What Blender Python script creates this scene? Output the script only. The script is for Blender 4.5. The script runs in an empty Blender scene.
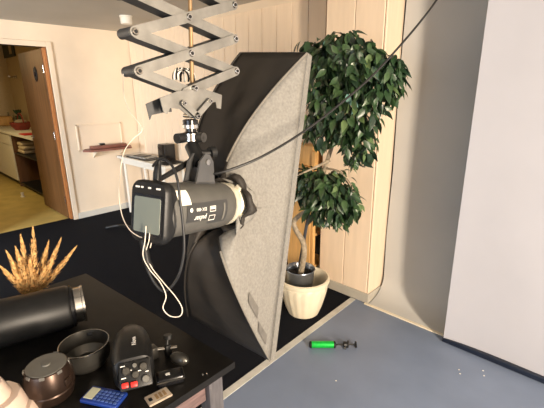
import bpy, bmesh, math, random
import numpy as np
from mathutils import Vector, Matrix, Quaternion
random.seed(7)
PI = math.pi
SC = bpy.context.scene
COL = SC.collection
# ------------------------------------------------------------ camera
H = 1.54                      # eye height
F = 385.0; CX, CY = 272.0, 204.0
R = np.array([[0.72451605, 0.18836402, -0.66301998],
              [0.68920182, -0.21025702, 0.69339226],
              [-0.00879445, -0.9593284, -0.28215541]])
cam_d = bpy.data.cameras.new('camera'); cam = bpy.data.objects.new('camera', cam_d); COL.objects.link(cam)
cam_d.sensor_width = 36; cam_d.lens = F/544*36; cam_d.clip_start = .02
cx_, cy_, cz_ = R@[1,0,0], R@[0,-1,0], R@[0,0,-1]
M = Matrix.Identity(4)
for i in range(3):
    M[i][0] = cx_[i]; M[i][1] = cy_[i]; M[i][2] = cz_[i]
M[2][3] = H
cam.matrix_world = M
SC.camera = cam
SC.view_settings.view_transform = 'Standard'; SC.view_settings.look = 'None'
SC.view_settings.gamma = 1; SC.view_settings.use_curve_mapping = False
SC.view_settings.exposure = 0.0
# ------------------------------------------------------------ world + lights
w = bpy.data.worlds.new('world'); SC.world = w; w.use_nodes = True
w.node_tree.nodes['Background'].inputs[0].default_value = (.62, .78, 1, 1)
w.node_tree.nodes['Background'].inputs[1].default_value = .6
def area(name, loc, direction, sx, sy, power, color, spread=PI):
    l = bpy.data.lights.new(name, 'AREA'); l.shape = 'RECTANGLE'; l.size = sx; l.size_y = sy
    l.energy = power; l.color = color; l.spread = spread
    o = bpy.data.objects.new(name, l); COL.objects.link(o)
    o.location = loc
    o.rotation_euler = Vector(direction).to_track_quat('-Z', 'Y').to_euler()
    return o
XR = 2.3; YR = -2.6; ZC = 2.27            # right wall, rear wall, ceiling
area('window_daylight', (XR-.06, .24, 1.35), (-1, .25, -.08), .26, 1.3, 270, (1, .84, .66))
area('rear_window_daylight', (.1, YR+.1, 1.45), (-.12, 1, -.42), 1.5, 1.2, 34, (.46, .70, 1))
area('rear_window_bounce', (.1, YR+.13, 1.3), (-.5, 1, .28), 1.5, 1.1, 12, (1, .80, .54))
area('left_fill_warm', (-2.9, YR+.13, 1.45), (-1, 1, .22), 1.3, 1.1, 75, (1, .84, .62), 1.9)  # added warm fill to brighten the left wall, no known source
area('left_fill_cool', (-2.9, YR+.10, 1.45), (-1, 1, -.45), 1.3, 1.1, 85, (.50, .72, 1), 1.9)  # added cool fill beside it for the same wall
def point(name, loc, power, color, r=.1):
    l = bpy.data.lights.new(name, 'POINT'); l.energy = power; l.color = color; l.shadow_soft_size = r
    o = bpy.data.objects.new(name, l); COL.objects.link(o); o.location = loc
area('kitchen_ceiling_lamp', (-6.9, .6, 2.2), (0, 0, -1), .5, .5, 24, (1, .78, .38))

# ------------------------------------------------------------ measuring helpers: a line of sight met with a real plane
O = np.array([0, 0, H])
def ray(px, py): return R@np.array([px-CX, py-CY, F])
def onx(px, py, x): r = ray(px, py); return Vector(O+r*(x/r[0]))
def ony(px, py, y): r = ray(px, py); return Vector(O+r*(y/r[1]))
def onz(px, py, z): r = ray(px, py); return Vector(O+r*((z-H)/r[2]))
def dep(px, py, d): r = ray(px, py); return Vector(O+r*(d/F))

# ------------------------------------------------------------ materials
def mat(name, col, rough=.6, metal=0, noise=0, nscale=20, bump=0, bscale=60, col2=None, spec=.5, trans=0, stretch=None, sheen=0, coat=0, detail=3):
    m = bpy.data.materials.new(name); m.use_nodes = True
    nt = m.node_tree; b = nt.nodes['Principled BSDF']
    b.inputs['Base Color'].default_value = (*col, 1)
    b.inputs['Roughness'].default_value = rough; b.inputs['Metallic'].default_value = metal
    b.inputs['Specular IOR Level'].default_value = spec
    b.inputs['Transmission Weight'].default_value = trans
    if sheen: b.inputs['Sheen Weight'].default_value = sheen
    if coat: b.inputs['Coat Weight'].default_value = coat; b.inputs['Coat Roughness'].default_value = .08
    tc = nt.nodes.new('ShaderNodeTexCoord'); mp = nt.nodes.new('ShaderNodeMapping')
    nt.links.new(tc.outputs['Object'], mp.inputs[0])
    if stretch: mp.inputs['Scale'].default_value = stretch
    if noise or col2:
        n = nt.nodes.new('ShaderNodeTexNoise'); n.inputs['Scale'].default_value = nscale; n.inputs['Detail'].default_value = detail
        nt.links.new(mp.outputs[0], n.inputs['Vector'])
        cr = nt.nodes.new('ShaderNodeValToRGB'); cr.color_ramp.elements[0].position = .32; cr.color_ramp.elements[1].position = .68
        c2 = col2 if col2 else tuple(min(1, c*(1+noise)) for c in col)
        c1 = col if col2 else tuple(c*(1-noise) for c in col)
        cr.color_ramp.elements[0].color = (*c1, 1); cr.color_ramp.elements[1].color = (*c2, 1)
        nt.links.new(n.outputs['Fac'], cr.inputs[0]); nt.links.new(cr.outputs[0], b.inputs['Base Color'])
    if bump:
        n = nt.nodes.new('ShaderNodeTexNoise'); n.inputs['Scale'].default_value = bscale; n.inputs['Detail'].default_value = 2
        nt.links.new(mp.outputs[0], n.inputs['Vector'])
        bp = nt.nodes.new('ShaderNodeBump'); bp.inputs['Strength'].default_value = bump; bp.inputs['Distance'].default_value = .01
        nt.links.new(n.outputs['Fac'], bp.inputs['Height']); nt.links.new(bp.outputs[0], b.inputs['Normal'])
    return m
M_ = {}
M_['wall'] = mat('wall_cream', (.79, .655, .50), .75, noise=.04, nscale=3, bump=.08)
M_['board'] = mat('board_cream', (.78, .625, .465), .5, noise=.04, nscale=5, stretch=(6, 6, .6), bump=.05)
M_['board_edge'] = mat('board_joint', (.22, .17, .11), .8, noise=.1)
M_['ceil'] = mat('ceiling_paint', (.45, .42, .37), .8, noise=.04, nscale=2, bump=.08)
M_['skirt'] = mat('skirting_grey', (.42, .39, .33), .5, noise=.06, nscale=8)
M_['skirt_w'] = mat('skirting_white', (.62, .60, .54), .5, noise=.04, nscale=8)
M_['vinyl'] = mat('grey_vinyl', (.165, .205, .29), .36, noise=.07, nscale=4, bump=.04, bscale=150, detail=6, spec=.4)
M_['carpet'] = mat('black_carpet', (.008, .009, .013), .97, noise=.5, nscale=260, bump=.8, bscale=500, spec=.1)
M_['strip'] = mat('floor_strip', (.50, .49, .45), .4, noise=.12, nscale=14)
M_['paper_grey'] = mat('grey_backdrop_paper', (.47, .46, .435), .8, noise=.03, nscale=3, bump=.15, bscale=4)
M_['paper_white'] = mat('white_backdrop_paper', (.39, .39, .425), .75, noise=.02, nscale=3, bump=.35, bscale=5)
M_['navy'] = mat('dark_navy_bar', (.006, .010, .022), .4, noise=.1)
M_['kfloor'] = mat('kitchen_lino', (.48, .35, .11), .45, noise=.14, nscale=5, detail=6)
M_['kwall'] = mat('kitchen_wall', (.62, .50, .32), .8, noise=.04)
M_['brown'] = mat('door_veneer', (.13, .057, .020), .45, noise=.25, nscale=5, stretch=(5, 5, .4))
M_['jamb'] = mat('jamb_orange_wood', (.42, .16, .05), .5, noise=.15, stretch=(5, 5, .5))
M_['white'] = mat('white_paint', (.72, .69, .62), .5, noise=.03)
M_['black'] = mat('black_plastic', (.010, .010, .010), .42, spec=.3, noise=.2, nscale=40, bump=.05, bscale=300)
M_['blackgloss'] = mat('black_gloss', (.006, .006, .007), .22, noise=.2)
M_['tabletop'] = mat('tabletop_black_laminate', (.009, .008, .007), .34, spec=.28, noise=.3, nscale=30, bump=.03, bscale=200)
M_['tleg'] = mat('table_leg_grey', (.075, .07, .075), .6, noise=.25, nscale=25, stretch=(4, 4, .5))
M_['apron'] = mat('table_apron_brown', (.12, .075, .07), .6, noise=.3, nscale=20, stretch=(1, 1, 5))
M_['steel'] = mat('brushed_aluminium', (.215, .207, .188), .48, metal=.6, noise=.16, nscale=24, bump=.04, bscale=200)
M_['steel_dark'] = mat('dark_channel', (.085, .085, .085), .5, metal=.5, noise=.25, nscale=18)
M_['chrome'] = mat('chrome', (.62, .60, .56), .2, metal=1, noise=.05)
M_['brass'] = mat('brass_rod', (.30, .19, .09), .5, metal=.3, noise=.2, nscale=30)
M_['headgrey'] = mat('head_body_grey', (.075, .072, .064), .5, noise=.08, nscale=30, bump=.1, bscale=400)
M_['headband'] = mat('head_label_charcoal', (.035, .035, .034), .45, noise=.08)
M_['yoke'] = mat('yoke_grey', (.10, .10, .10), .4, metal=.5, noise=.1)
M_['screen'] = mat('lcd_screen', (.17, .185, .15), .12, noise=.05, nscale=3, coat=.6)
M_['print'] = mat('white_print', (.75, .73, .68), .6, noise=.02)
M_['sticker'] = mat('sticker_cream', (.80, .77, .66), .6, noise=.03)
M_['ringwhite'] = mat('ring_metal_cream', (.66, .62, .50), .35, metal=.35, noise=.12, nscale=20)
M_['nylon'] = mat('black_nylon', (.026, .022, .018), .62, noise=.18, nscale=6, bump=.7, bscale=9, spec=.3)
M_['nylon_lit'] = mat('black_nylon_lit', (.182, .174, .157), .7, noise=.16, nscale=130, bump=.7, bscale=14, spec=.3, detail=6)  # same black nylon, with the window light put into a lighter colour
M_['patch'] = mat('logo_patch_grey', (.11, .102, .09), .7, noise=.15, nscale=60)
M_['piping'] = mat('seam_piping', (.17, .155, .13), .6, noise=.1)
M_['diffuser'] = mat('diffuser_cloth', (.8, .8, .78), .8, noise=.02)
M_['rubber'] = mat('cable_black', (.010, .010, .010), .45, noise=.2)
M_['wire'] = mat('wire_white', (.62, .55, .46), .4, noise=.1)
M_['ceramic'] = mat('cream_planter', (.74, .66, .50), .4, noise=.06, nscale=6, bump=.06, bscale=20)
M_['potmetal'] = mat('grey_metal_pot', (.26, .28, .31), .28, metal=.85, noise=.15, nscale=8)
M_['soil'] = mat('soil', (.012, .008, .006), .95, noise=.6, nscale=80, bump=1, bscale=90)
M_['bark'] = mat('bark_pale', (.33, .27, .19), .8, noise=.3, nscale=40, bump=.6, bscale=60)
M_['stake'] = mat('dark_stake', (.05, .055, .065), .5, noise=.2)
for i, c in enumerate([(.024, .056, .022), (.042, .085, .030), (.014, .034, .017), (.095, .15, .055), (.14, .28, .24)]):
    M_['leaf%d' % i] = mat('leaf_green_%s' % 'abcde'[i], c, .36, noise=.25, nscale=25, spec=.6)
M_['pine'] = mat('pine_wood', (.62, .36, .13), .55, noise=.16, nscale=6, stretch=(6, 6, .6))
M_['green'] = mat('green_anodised', (.01, .50, .06), .3, metal=.35, noise=.15, nscale=60)
M_['redwood'] = mat('shelf_red_brown', (.20, .075, .055), .45, noise=.2, nscale=8)
M_['bronze'] = mat('bronze_black_metal', (.05, .031, .023), .33, metal=.7, noise=.15, nscale=10)
M_['gunmetal'] = mat('gunmetal', (.10, .095, .085), .3, metal=.8, noise=.12)
M_['capgrey'] = mat('cap_disc_grey', (.12, .115, .10), .5, noise=.12, nscale=20)
M_['plume'] = mat('dried_plume', (.74, .46, .18), .9, noise=.35, nscale=80)
M_['blue'] = mat('blue_plastic', (.008, .030, .19), .35, noise=.1)
M_['bluekey'] = mat('key_navy', (.05, .09, .26), .4, noise=.2)
M_['lcd'] = mat('lcd_pale', (.50, .50, .36), .3, noise=.05)
M_['red'] = mat('red_plastic', (.55, .02, .015), .4, noise=.1)
M_['beigeplate'] = mat('beige_plate', (.46, .38, .29), .45, metal=.3, noise=.18, nscale=40)
M_['milk'] = mat('translucent_white_plastic', (.66, .52, .43), .35, noise=.05, trans=.12)
M_['towel'] = mat('towel_cream', (.55, .45, .32), .95, noise=.1, bump=.5, bscale=50)
M_['redbasket'] = mat('red_basket', (.22, .03, .02), .6, noise=.2)
M_['glass'] = mat('glass_bottle', (.8, .85, .8), .05, trans=.9)
M_['darkgreen'] = mat('dark_green', (.02, .06, .025), .5, noise=.2)
M_['panelglass'] = mat('window_pane', (.9, .95, 1), .03, trans=1.0)
M_['book'] = mat('printed_matter', (.20, .19, .18), .5, col2=(.5, .48, .44), nscale=30)
M_['navyshade'] = mat('picture_dark', (.03, .045, .03), .5, noise=.3)

# ------------------------------------------------------------ mesh helpers
def xf(bm, vs, mtx):
    if mtx is not None: bmesh.ops.transform(bm, matrix=mtx, verts=vs)
def box(bm, lo, hi, mtx=None, bev=0, seg=2):
    lo = Vector(lo); hi = Vector(hi)
    r = bmesh.ops.create_cube(bm, size=1); vs = r['verts']
    for v in vs: v.co = Vector(((v.co[i]+.5)*(hi[i]-lo[i])+lo[i]) for i in range(3))
    if bev:
        es = list({e for v in vs for e in v.link_edges})
        rr = bmesh.ops.bevel(bm, geom=es, offset=bev, segments=seg, profile=.5, affect='EDGES')
        vs = list({v for f in rr['faces'] for v in f.verts} | {v for v in vs if v.is_valid})
    xf(bm, vs, mtx); return vs
def ring_pts(r, n, z, rx=None): return [Vector((r*math.cos(2*PI*i/n), (rx or r)*math.sin(2*PI*i/n), z)) for i in range(n)]
def lathe(bm, prof, n=32, mtx=None, cap0=True, cap1=True):
    rows = []; allv = []
    for r, z in prof:
        row = [bm.verts.new((r*math.cos(2*PI*i/n), r*math.sin(2*PI*i/n), z)) for i in range(n)]
        rows.append(row); allv += row
    for a, b in zip(rows, rows[1:]):
        for i in range(n): bm.faces.new((a[i], a[(i+1) % n], b[(i+1) % n], b[i]))
    if cap0: bm.faces.new(rows[0][::-1])
    if cap1: bm.faces.new(rows[-1])
    xf(bm, allv, mtx); return allv
def loft(bm, secs, closed=True, cap=True):
    rows = [[bm.verts.new(p) for p in s] for s in secs]; n = len(rows[0])
    for a, b in zip(rows, rows[1:]):
        for i in range(n if closed else n-1): bm.faces.new((a[i], a[(i+1) % n], b[(i+1) % n], b[i]))
    if cap and closed:
        bm.faces.new(rows[0][::-1]); bm.faces.new(rows[-1])
    return rows
def tube(bm, pts, r, n=8, cap=True):
    pts = [Vector(p) for p in pts]; N = len(pts)
    rs = r if isinstance(r, (list, tuple)) else [r]*N
    up = None; secs = []
    for i, p in enumerate(pts):
        d = (pts[min(i+1, N-1)]-pts[max(i-1, 0)]).normalized()
        if up is None:
            up = Vector((0, 0, 1)) if abs(d.z) < .9 else Vector((1, 0, 0))
        s = d.cross(up).normalized(); up = s.cross(d).normalized()
        secs.append([p+(s*math.cos(2*PI*k/n)+up*math.sin(2*PI*k/n))*rs[i] for k in range(n)])
    loft(bm, secs, True, cap)
def spline(pts, k=8):
    pts = [Vector(p) for p in pts]; P = [pts[0]*2-pts[1]]+pts+[pts[-1]*2-pts[-2]]; out = []
    for i in range(1, len(P)-2):
        for j in range(k):
            t = j/k; a, b, c, d = P[i-1:i+3]
            out.append(.5*((2*b)+(c-a)*t+(2*a-5*b+4*c-d)*t*t+(-a+3*b-3*c+d)*t**3))
    out.append(pts[-1]); return out
def cyl(bm, a, b, r, n=16, r2=None): tube(bm, [a, b], [r, r if r2 is None else r2], n)
def prism(bm, poly, axis_vec):
    a = [bm.verts.new(p) for p in poly]; b = [bm.verts.new(Vector(p)+axis_vec) for p in poly]; n = len(poly)
    bm.faces.new(a); bm.faces.new(b[::-1])
    for i in range(n): bm.faces.new((a[i], b[i], b[(i+1) % n], a[(i+1) % n]))
def obj(name, bm, m, parent=None, smooth=None, label=None, origin=None):
    bmesh.ops.recalc_face_normals(bm, faces=bm.faces[:])
    me = bpy.data.meshes.new(name)
    if origin is not None: bmesh.ops.translate(bm, vec=-Vector(origin), verts=bm.verts[:])
    bm.to_mesh(me); bm.free()
    me.materials.append(M_[m] if isinstance(m, str) else m)
    if smooth:
        me.shade_smooth() if smooth is True else None
        if smooth is not True:
            try: me.set_sharp_from_angle(angle=smooth)
            except Exception: pass
    o = bpy.data.objects.new(name, me); COL.objects.link(o)
    if origin is not None: o.location = origin
    if parent is not None: o.parent = parent
    if label: o['label'] = label
    return o
SM = math.radians(38)
def tag(o, label, cat, group=None):
    o['label'] = label; o['category'] = cat
    if group: o['group'] = group
    return o
def thing(name, label, cat, loc=(0, 0, 0), mtx=None, group=None):
    o = bpy.data.objects.new(name, None); o.empty_display_size = .05; COL.objects.link(o)
    if mtx is not None: o.matrix_world = mtx
    else: o.location = loc
    return tag(o, label, cat, group)
def struct(name, bm, m, parent=None, smooth=None):
    o = obj(name, bm, m, parent, smooth)
    if parent is None: o['kind'] = 'structure'
    return o
def B(): return bmesh.new()
def bx(name, lo, hi, m, parent=None, bev=0, label=None, smooth=None):
    bm = B(); box(bm, lo, hi, None, bev); return obj(name, bm, m, parent, smooth, label)
def frame_m(origin, xa, ya, za):
    m = Matrix.Identity(4)
    for i in range(3): m[i][0] = xa[i]; m[i][1] = ya[i]; m[i][2] = za[i]; m[i][3] = origin[i]
    return m
def text_part(name, body, size, m, parent, mtx, ext=.0004):
    cu = bpy.data.curves.new(name+'_curve', 'FONT'); cu.body = body; cu.size = size; cu.extrude = ext
    cu.align_x = 'CENTER'; cu.align_y = 'CENTER'; cu.resolution_u = 2
    t = bpy.data.objects.new('tmp_text', cu)
    me = bpy.data.meshes.new_from_object(t); me.name = name
    bpy.data.objects.remove(t); me.materials.append(M_[m])
    o = bpy.data.objects.new(name, me); COL.objects.link(o); o.parent = parent; o.matrix_local = mtx
    return o

# ============================================================ SETTING
XA = -5.0; YB = 2.60; YS = 2.35; SX0, SX1 = -1.715, -1.262
# floors
bm = B(); box(bm, (-1.352, YR, -.1), (XR, YB+.1, 0)); struct('floor', bm, 'vinyl')
bm = B(); box(bm, (XA-.11, YR, -.1), (-1.352, YB+.1, 0)); struct('floor_carpet', bm, 'carpet')
a = Vector((-1.317, YR+.02, 0)); b = Vector((-1.378, YS-.018, 0))
bm = B()
prism(bm, [(-1.27, YR+.02, .0005), (-1.225, YR+.02, .0005), (-1.352, YS-.02, .0005), (-1.395, YS-.02, .0005)], Vector((0, 0, .004)))
struct('trim_1', bm, 'strip')
# ceiling
bm = B(); box(bm, (XA-.1, YR, ZC), (XR, YB+.1, ZC+.1)); struct('ceiling', bm, 'ceil')
# wall_left with doorway  y .55 .. 1.61, head 2.03
DY0, DY1, DZ = .62, 1.607, 2.03
bm = B()
box(bm, (XA-.1, DY1, 0), (XA, YB+.1, ZC)); box(bm, (XA-.1, YR, 0), (XA, DY0, ZC)); box(bm, (XA-.1, DY0, DZ), (XA, DY1, ZC))
wl = struct('wall_left', bm, 'wall')
# recessed picture-frame moulding on wall_left
fm = B()
y0, y1, z0, z1 = 1.79, 2.36, .84, 1.165
for lo, hi in (((XA, y0, z1-.018), (XA+.014, y1, z1)), ((XA, y0, z0), (XA+.014, y1, z0+.018)), ((XA, y0, z0), (XA+.014, y0+.018, z1)), ((XA, y1-.018, z0), (XA+.014, y1, z1))):
    box(fm, lo, hi, None, .003)
obj('panel_moulding', fm, 'wall', wl)
# door casing
bm = B()
box(bm, (XA-.1, DY1, 0), (XA+.018, DY1+.055, DZ+.055), None, .004); box(bm, (XA-.1, DY0-.055, 0), (XA+.018, DY0, DZ+.055), None, .004)
box(bm, (XA-.1, DY0, DZ), (XA+.018, DY1, DZ+.055), None, .004)
struct('trim_2', bm, 'wall')
bm = B(); box(bm, (XA-.1, DY1-.028, .012), (XA-.012, DY1-.002, DZ-.004)); struct('trim_3', bm, 'jamb')
bm = B(); box(bm, (XA+.001, DY1+.058, 0), (XA+.022, YB-.03, .075), None, .004); box(bm, (XA+.001, YR, 0), (XA+.022, DY0-.06, .075), None, .004)
struct('baseboard_left', bm, 'skirt_w')
# wall_back: board wall
bm = B(); box(bm, (XA, YB, 0), (SX0+.05, YB+.1, ZC)); box(bm, (SX0+.05, YB, 0), (XR, YB+.1, ZC))
wb = struct('wall_back', bm, 'board_edge')
BW = .172
x = SX0-.004; k = 0
bm0 = B(); box(bm0, (-BW/2+.0025, -.014, 0), (BW/2-.0025, 0, ZC-.002), None, .003, 1)
brd = obj('board', bm0, 'board', wb); brd.location = (x-BW/2, YB, .0)
x -= BW
while x-BW > XA-.05:
    c = brd.copy(); COL.objects.link(c); c.location = (max(x-BW/2, XA+BW/2), YB, 0); x -= BW
# projecting board pier
pier = B(); box(pier, (SX0+.014, YS+.014, 0), (SX1-.014, YB, ZC)); wp = struct('wall_pier', pier, 'board_edge')
def vboard(x0, x1, y0, y1):
    bm = B(); box(bm, (x0, y0, 0), (x1, y1, ZC-.002), None, .003, 1); obj('board', bm, 'board', wp)
xm = (SX0+SX1)/2
vboard(SX0, xm-.0025, YS, YS+.014); vboard(xm+.0025, SX1-.017, YS, YS+.014)
vboard(SX1-.013, SX1, YS+.004, YB-.02); vboard(SX0, SX0+.013, YS+.016, YB-.016)
bm = B()
box(bm, (SX0-.004, YS-.012, 0), (SX1+.012, YS, .078), None, .003, 1); box(bm, (SX1, YS, 0), (SX1+.012, YB-.06, .078), None, .003, 1)
box(bm, (SX0-.012, YS, 0), (SX0, YB-.03, .078), None, .003, 1)
struct('baseboard_right', bm, 'skirt')
bm = B(); box(bm, (XA+.03, YB-.03, 0), (SX0-.014, YB-.0145, .078), None, .003, 1); struct('baseboard_back', bm, 'skirt')
bm = B(); prism(bm, [(XA, YB-.015, ZC), (XA, YB-.065, ZC), (XA, YB-.015, ZC-.05)], Vector((SX0-XA-.01, 0, 0))); struct('trim_4', bm, 'wall')
# unseen walls, with windows where the daylight enters; the rear left one is added
bm = B()
W0, W1 = -.20, .64
box(bm, (XR, YR, 0), (XR+.1, W0, ZC)); box(bm, (XR, W1, 0), (XR+.1, YB+.1, ZC)); box(bm, (XR, W0, 0), (XR+.1, W1, .68)); box(bm, (XR, W0, 2.02), (XR+.1, W1, ZC))
struct('wall_right', bm, 'wall')
bm = B()
box(bm, (XA, YR-.1, 0), (-3.6, YR, ZC)); box(bm, (-2.2, YR-.1, 0), (-.7, YR, ZC)); box(bm, (-3.6, YR-.1, 0), (-2.2, YR, .8)); box(bm, (-3.6, YR-.1, 2.08), (-2.2, YR, ZC)); box(bm, (.9, YR-.1, 0), (XR, YR, ZC)); box(bm, (-.7, YR-.1, 0), (.9, YR, .8)); box(bm, (-.7, YR-.1, 2.08), (.9, YR, ZC))
struct('wall_rear', bm, 'wall')
bm = B()
for z in (.68, 1.99): box(bm, (XR+.02, W0, z), (XR+.07, W1, z+.03))
for y in (W0, (W0+W1)/2-.015, W1-.03): box(bm, (XR+.02, y, .68), (XR+.07, y+.03, 2.02))
struct('window_1', bm, 'white')
bm = B()
for z in (.8, 2.05): box(bm, (-.7, YR-.07, z), (.9, YR-.02, z+.03))
for x in (-.7, .085, .87): box(bm, (x, YR-.07, .8), (x+.03, YR-.02, 2.08))
struct('window_2', bm, 'white')
bm = B()
for z in (.8, 2.05): box(bm, (-3.6, YR-.07, z), (-2.2, YR-.02, z+.03))
for x in (-3.6, -2.915, -2.23): box(bm, (x, YR-.07, .8), (x+.03, YR-.02, 2.08))
struct('added_window', bm, 'white')  # unseen frame added to go with the left fill lamps

# ------------------------------------------------------------ kitchen beyond the doorway
KX = -9.6
bm = B(); box(bm, (KX, -1.2, -.1), (XA-.11, 2.4, -.004)); struct('floor_kitchen', bm, 'kfloor')
bm = B(); box(bm, (KX, 2.30, 0), (XA-.1, 2.4, 2.6)); box(bm, (KX-.1, -1.2, 0), (KX, 2.4, 2.6)); box(bm, (KX, -1.3, 0), (XA-.1, -1.2, 2.6)); struct('wall_kitchen', bm, 'kwall')
bm = B(); box(bm, (KX, -1.2, 2.5), (XA-.1, 2.4, 2.6)); struct('ceiling_kitchen', bm, 'kwall')
# open door leaf
bm = B(); box(bm, (-5.98, 1.572, .012), (-5.075, 1.608, 2.02), None, .003)
dr = struct('door_1', bm, 'brown')
bm = B(); c = onx(36, 74, -5.55); c = ony(36, 74, 1.572)
lathe(bm, [(.066, 0), (.070, .006), (.058, .012), (.055, .008)], 28, Matrix.Translation((c.x, 1.572, c.z)) @ Matrix.Rotation(PI/2, 4, 'X') @ Matrix.Diagonal((.72, 1.25, 1, 1)))
obj('oval_plaque', bm, 'black', dr, SM, 'dark oval plaque with a pale figure')
bm = B(); lathe(bm, [(.010, 0), (.013, .01), (.006, .022), (.01, .03)], 12, Matrix.Translation((c.x, 1.56, c.z-.03)))
lathe(bm, [(.011, 0), (.014, .012), (.004, .024)], 12, Matrix.Translation((c.x, 1.56, c.z+.0)))
obj('plaque_figure', bm, 'bronze', dr, SM)
bm = B(); c2 = ony(31, 136.5, 1.53)
cyl(bm, (c2.x, 1.573, c2.z), (c2.x, 1.535, c2.z), .009); tube(bm, [(c2.x, 1.535, c2.z), (c2.x+.09, 1.53, c2.z)], .008, 10)
obj('door_handle', bm, 'chrome', dr, SM)
bm = B(); 
for z in (.25, 1.05, 1.8): cyl(bm, (-5.07, 1.566, z-.045), (-5.07, 1.566, z+.045), .007, 10)
obj('hinge', bm, 'chrome', dr, SM)
# door stop
p = onz(41, 193, .03)
bm = B(); lathe(bm, [(.028, 0), (.03, .012), (.018, .02), (.016, .05), (.022, .056), (.02, .07)], 20, Matrix.Translation((p.x-.1, 1.50, -.004)))
tag(obj('door_stop', bm, 'white', None, SM), 'small white door stop on the kitchen floor by the brown door', 'door stop')
# hook rail on the door edge side (towel hook on kitchen wall)
p = ony(15, 77, 2.28)
bm = B(); box(bm, (p.x-.05, 2.285, p.z-.03), (p.x+.05, 2.299, p.z+.03), None, .003); tube(bm, spline([(p.x, 2.285, p.z), (p.x+.02, 2.20, p.z), (p.x+.25, 2.12, p.z)]), .018, 10)
tag(obj('towel_hook', bm, 'chrome', None, SM), 'metal towel hook on the kitchen wall beside the open door', 'hook')
# counter
CZ = ony(0, 130, 1.66).z
FY = 1.66
cb = thing('base_cabinet', 'white kitchen base cabinet with two fronts under the worktop', 'cabinet', (-8.75, FY, 0))
def lb(parent, name, lo, hi, m, bev=0, label=None, smooth=None):
    l = parent.location; return bx(name, Vector(lo)-l, Vector(hi)-l, m, parent, bev, label, smooth)
cxr = ony(14, 160, FY).x
lb(cb, 'body', (-9.5, FY+.02, .09), (cxr, 2.27, CZ-.04), 'white', .003)
lb(cb, 'plinth', (-9.5, FY+.07, -.003), (cxr-.02, 2.2, .09), 'black')
lb(cb, 'drawer_front', (-9.48, FY, CZ-.22), (cxr-.01, FY+.018, CZ-.055), 'white', .004)
lb(cb, 'door', (-9.48, FY, .10), (-8.93, FY+.018, CZ-.235), 'white', .004); d2 = lb(cb, 'door', (-8.92, FY, .10), (cxr-.01, FY+.018, CZ-.235), 'white', .004)
ob = thing('open_shelf_unit', 'dark open shelf unit under the kitchen worktop holding folded towels', 'shelf', (cxr, FY, 0))
ex = -6.3
lb(ob, 'side_panel', (cxr+.004, FY+.02, 0), (cxr+.022, 2.27, CZ-.04), 'brown'); lb(ob, 'side_panel', (ex-.02, FY+.02, 0), (ex, 2.27, CZ-.04), 'brown')
lb(ob, 'back_panel', (cxr+.024, 2.25, .06), (ex-.022, 2.268, CZ-.04), 'black')
for z in (.05, CZ-.36): lb(ob, 'shelf_board', (cxr+.024, FY+.03, z), (ex-.022, 2.248, z+.02), 'black')
bm = B(); box(bm, (-9.55, FY-.02, CZ-.038), (ex+.02, 2.295, CZ), None, .004)
tag(obj('worktop', bm, 'white'), 'pale kitchen worktop running behind the open brown door', 'worktop')
tz = CZ-.338
for i, (dx, dz, L) in enumerate(((0, 0, .34), (.03, .062, .30), (-.02, .124, .26))):
    p = ony(26, 158, FY+.12)
    bm = B(); box(bm, (p.x-L/2+dx, FY+.06, tz+dz+.001), (p.x+L/2+dx, FY+.34, tz+dz+.060), None, .024, 4)
    tag(obj('folded_towel', bm, 'towel', None, SM), ['lowest folded cream towel in the pile on the open kitchen shelf', 'middle folded cream towel in the pile on the open kitchen shelf', 'topmost folded cream towel in the pile on the open kitchen shelf'][i], 'towel', 'folded towels in the kitchen')
# things on the worktop
p = ony(3, 120, 1.95)
bm = B(); box(bm, (p.x-.25, 1.82, CZ+.001), (p.x+.10, 2.1, CZ+.18), None, .03, 4); bb = tag(obj('bread_box', bm, 'pine', None, SM), 'orange-brown wooden bread box on the kitchen worktop', 'bread box')
p = ony(22, 122, 1.95)
bk = thing('fruit_basket', 'dark red round basket on the kitchen worktop near the door', 'basket', (p.x, 1.93, CZ+.001))
bm = B(); lathe(bm, [(.10, 0), (.15, .06), (.17, .13), (.16, .13), (.14, .06), (.09, .012)], 28); obj('bowl', bm, 'redbasket', bk, SM)
bm = B(); tube(bm, [Vector((.165*math.cos(t), 0, .12+.16*math.sin(t))) for t in np.linspace(0, PI, 16)], .010, 8); obj('handle', bm, 'redbasket', bk, SM)
bm = B(); lathe(bm, [(.02, 0), (.09, .03), (.10, .06), (.07, .09), (.01, .10)], 18, Matrix.Translation((0, 0, .08))); tag(obj('bread_loaf', bm, 'beigeplate', None, SM), 'pale round loaf lying in the dark red basket', 'bread').location = (p.x, 1.93, CZ+.001)
for i, (qx, hh) in enumerate(((9, .24), (14, .20))):
    p = ony(qx, 118, 2.15)
    bm = B(); lathe(bm, [(.035, 0), (.038, .02), (.038, hh*.55), (.014, hh*.75), (.014, hh)], 16, Matrix.Translation((p.x, 2.15, CZ+.001)))
    tag(obj('glass_bottle', bm, 'glass', None, SM), ['taller clear glass bottle behind the bread box', 'shorter clear glass bottle beside the red basket'][i], 'bottle', 'kitchen bottles')
p = ony(17, 112, 2.12)
bm = B(); lathe(bm, [(.05, 0), (.06, .16), (.055, .2)], 16, Matrix.Translation((p.x+.05, 2.12, CZ+.001)))
for k in range(14):
    t = random.uniform(0, 2*PI); rr = random.uniform(.02, .1)
    tube(bm, [(p.x+.05, 2.12, CZ+.2), (p.x+.05+rr*math.cos(t)*.6, 2.12+rr*math.sin(t)*.6, CZ+.28), (p.x+.05+rr*math.cos(t), 2.12+rr*math.sin(t)*.8, CZ+.31)], [.006, .022, .004], 6)
tag(obj('herb_pot', bm, 'darkgreen', None, SM), 'dark green potted herb behind the red basket', 'plant')
p = ony(26, 134, 1.72)
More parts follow.
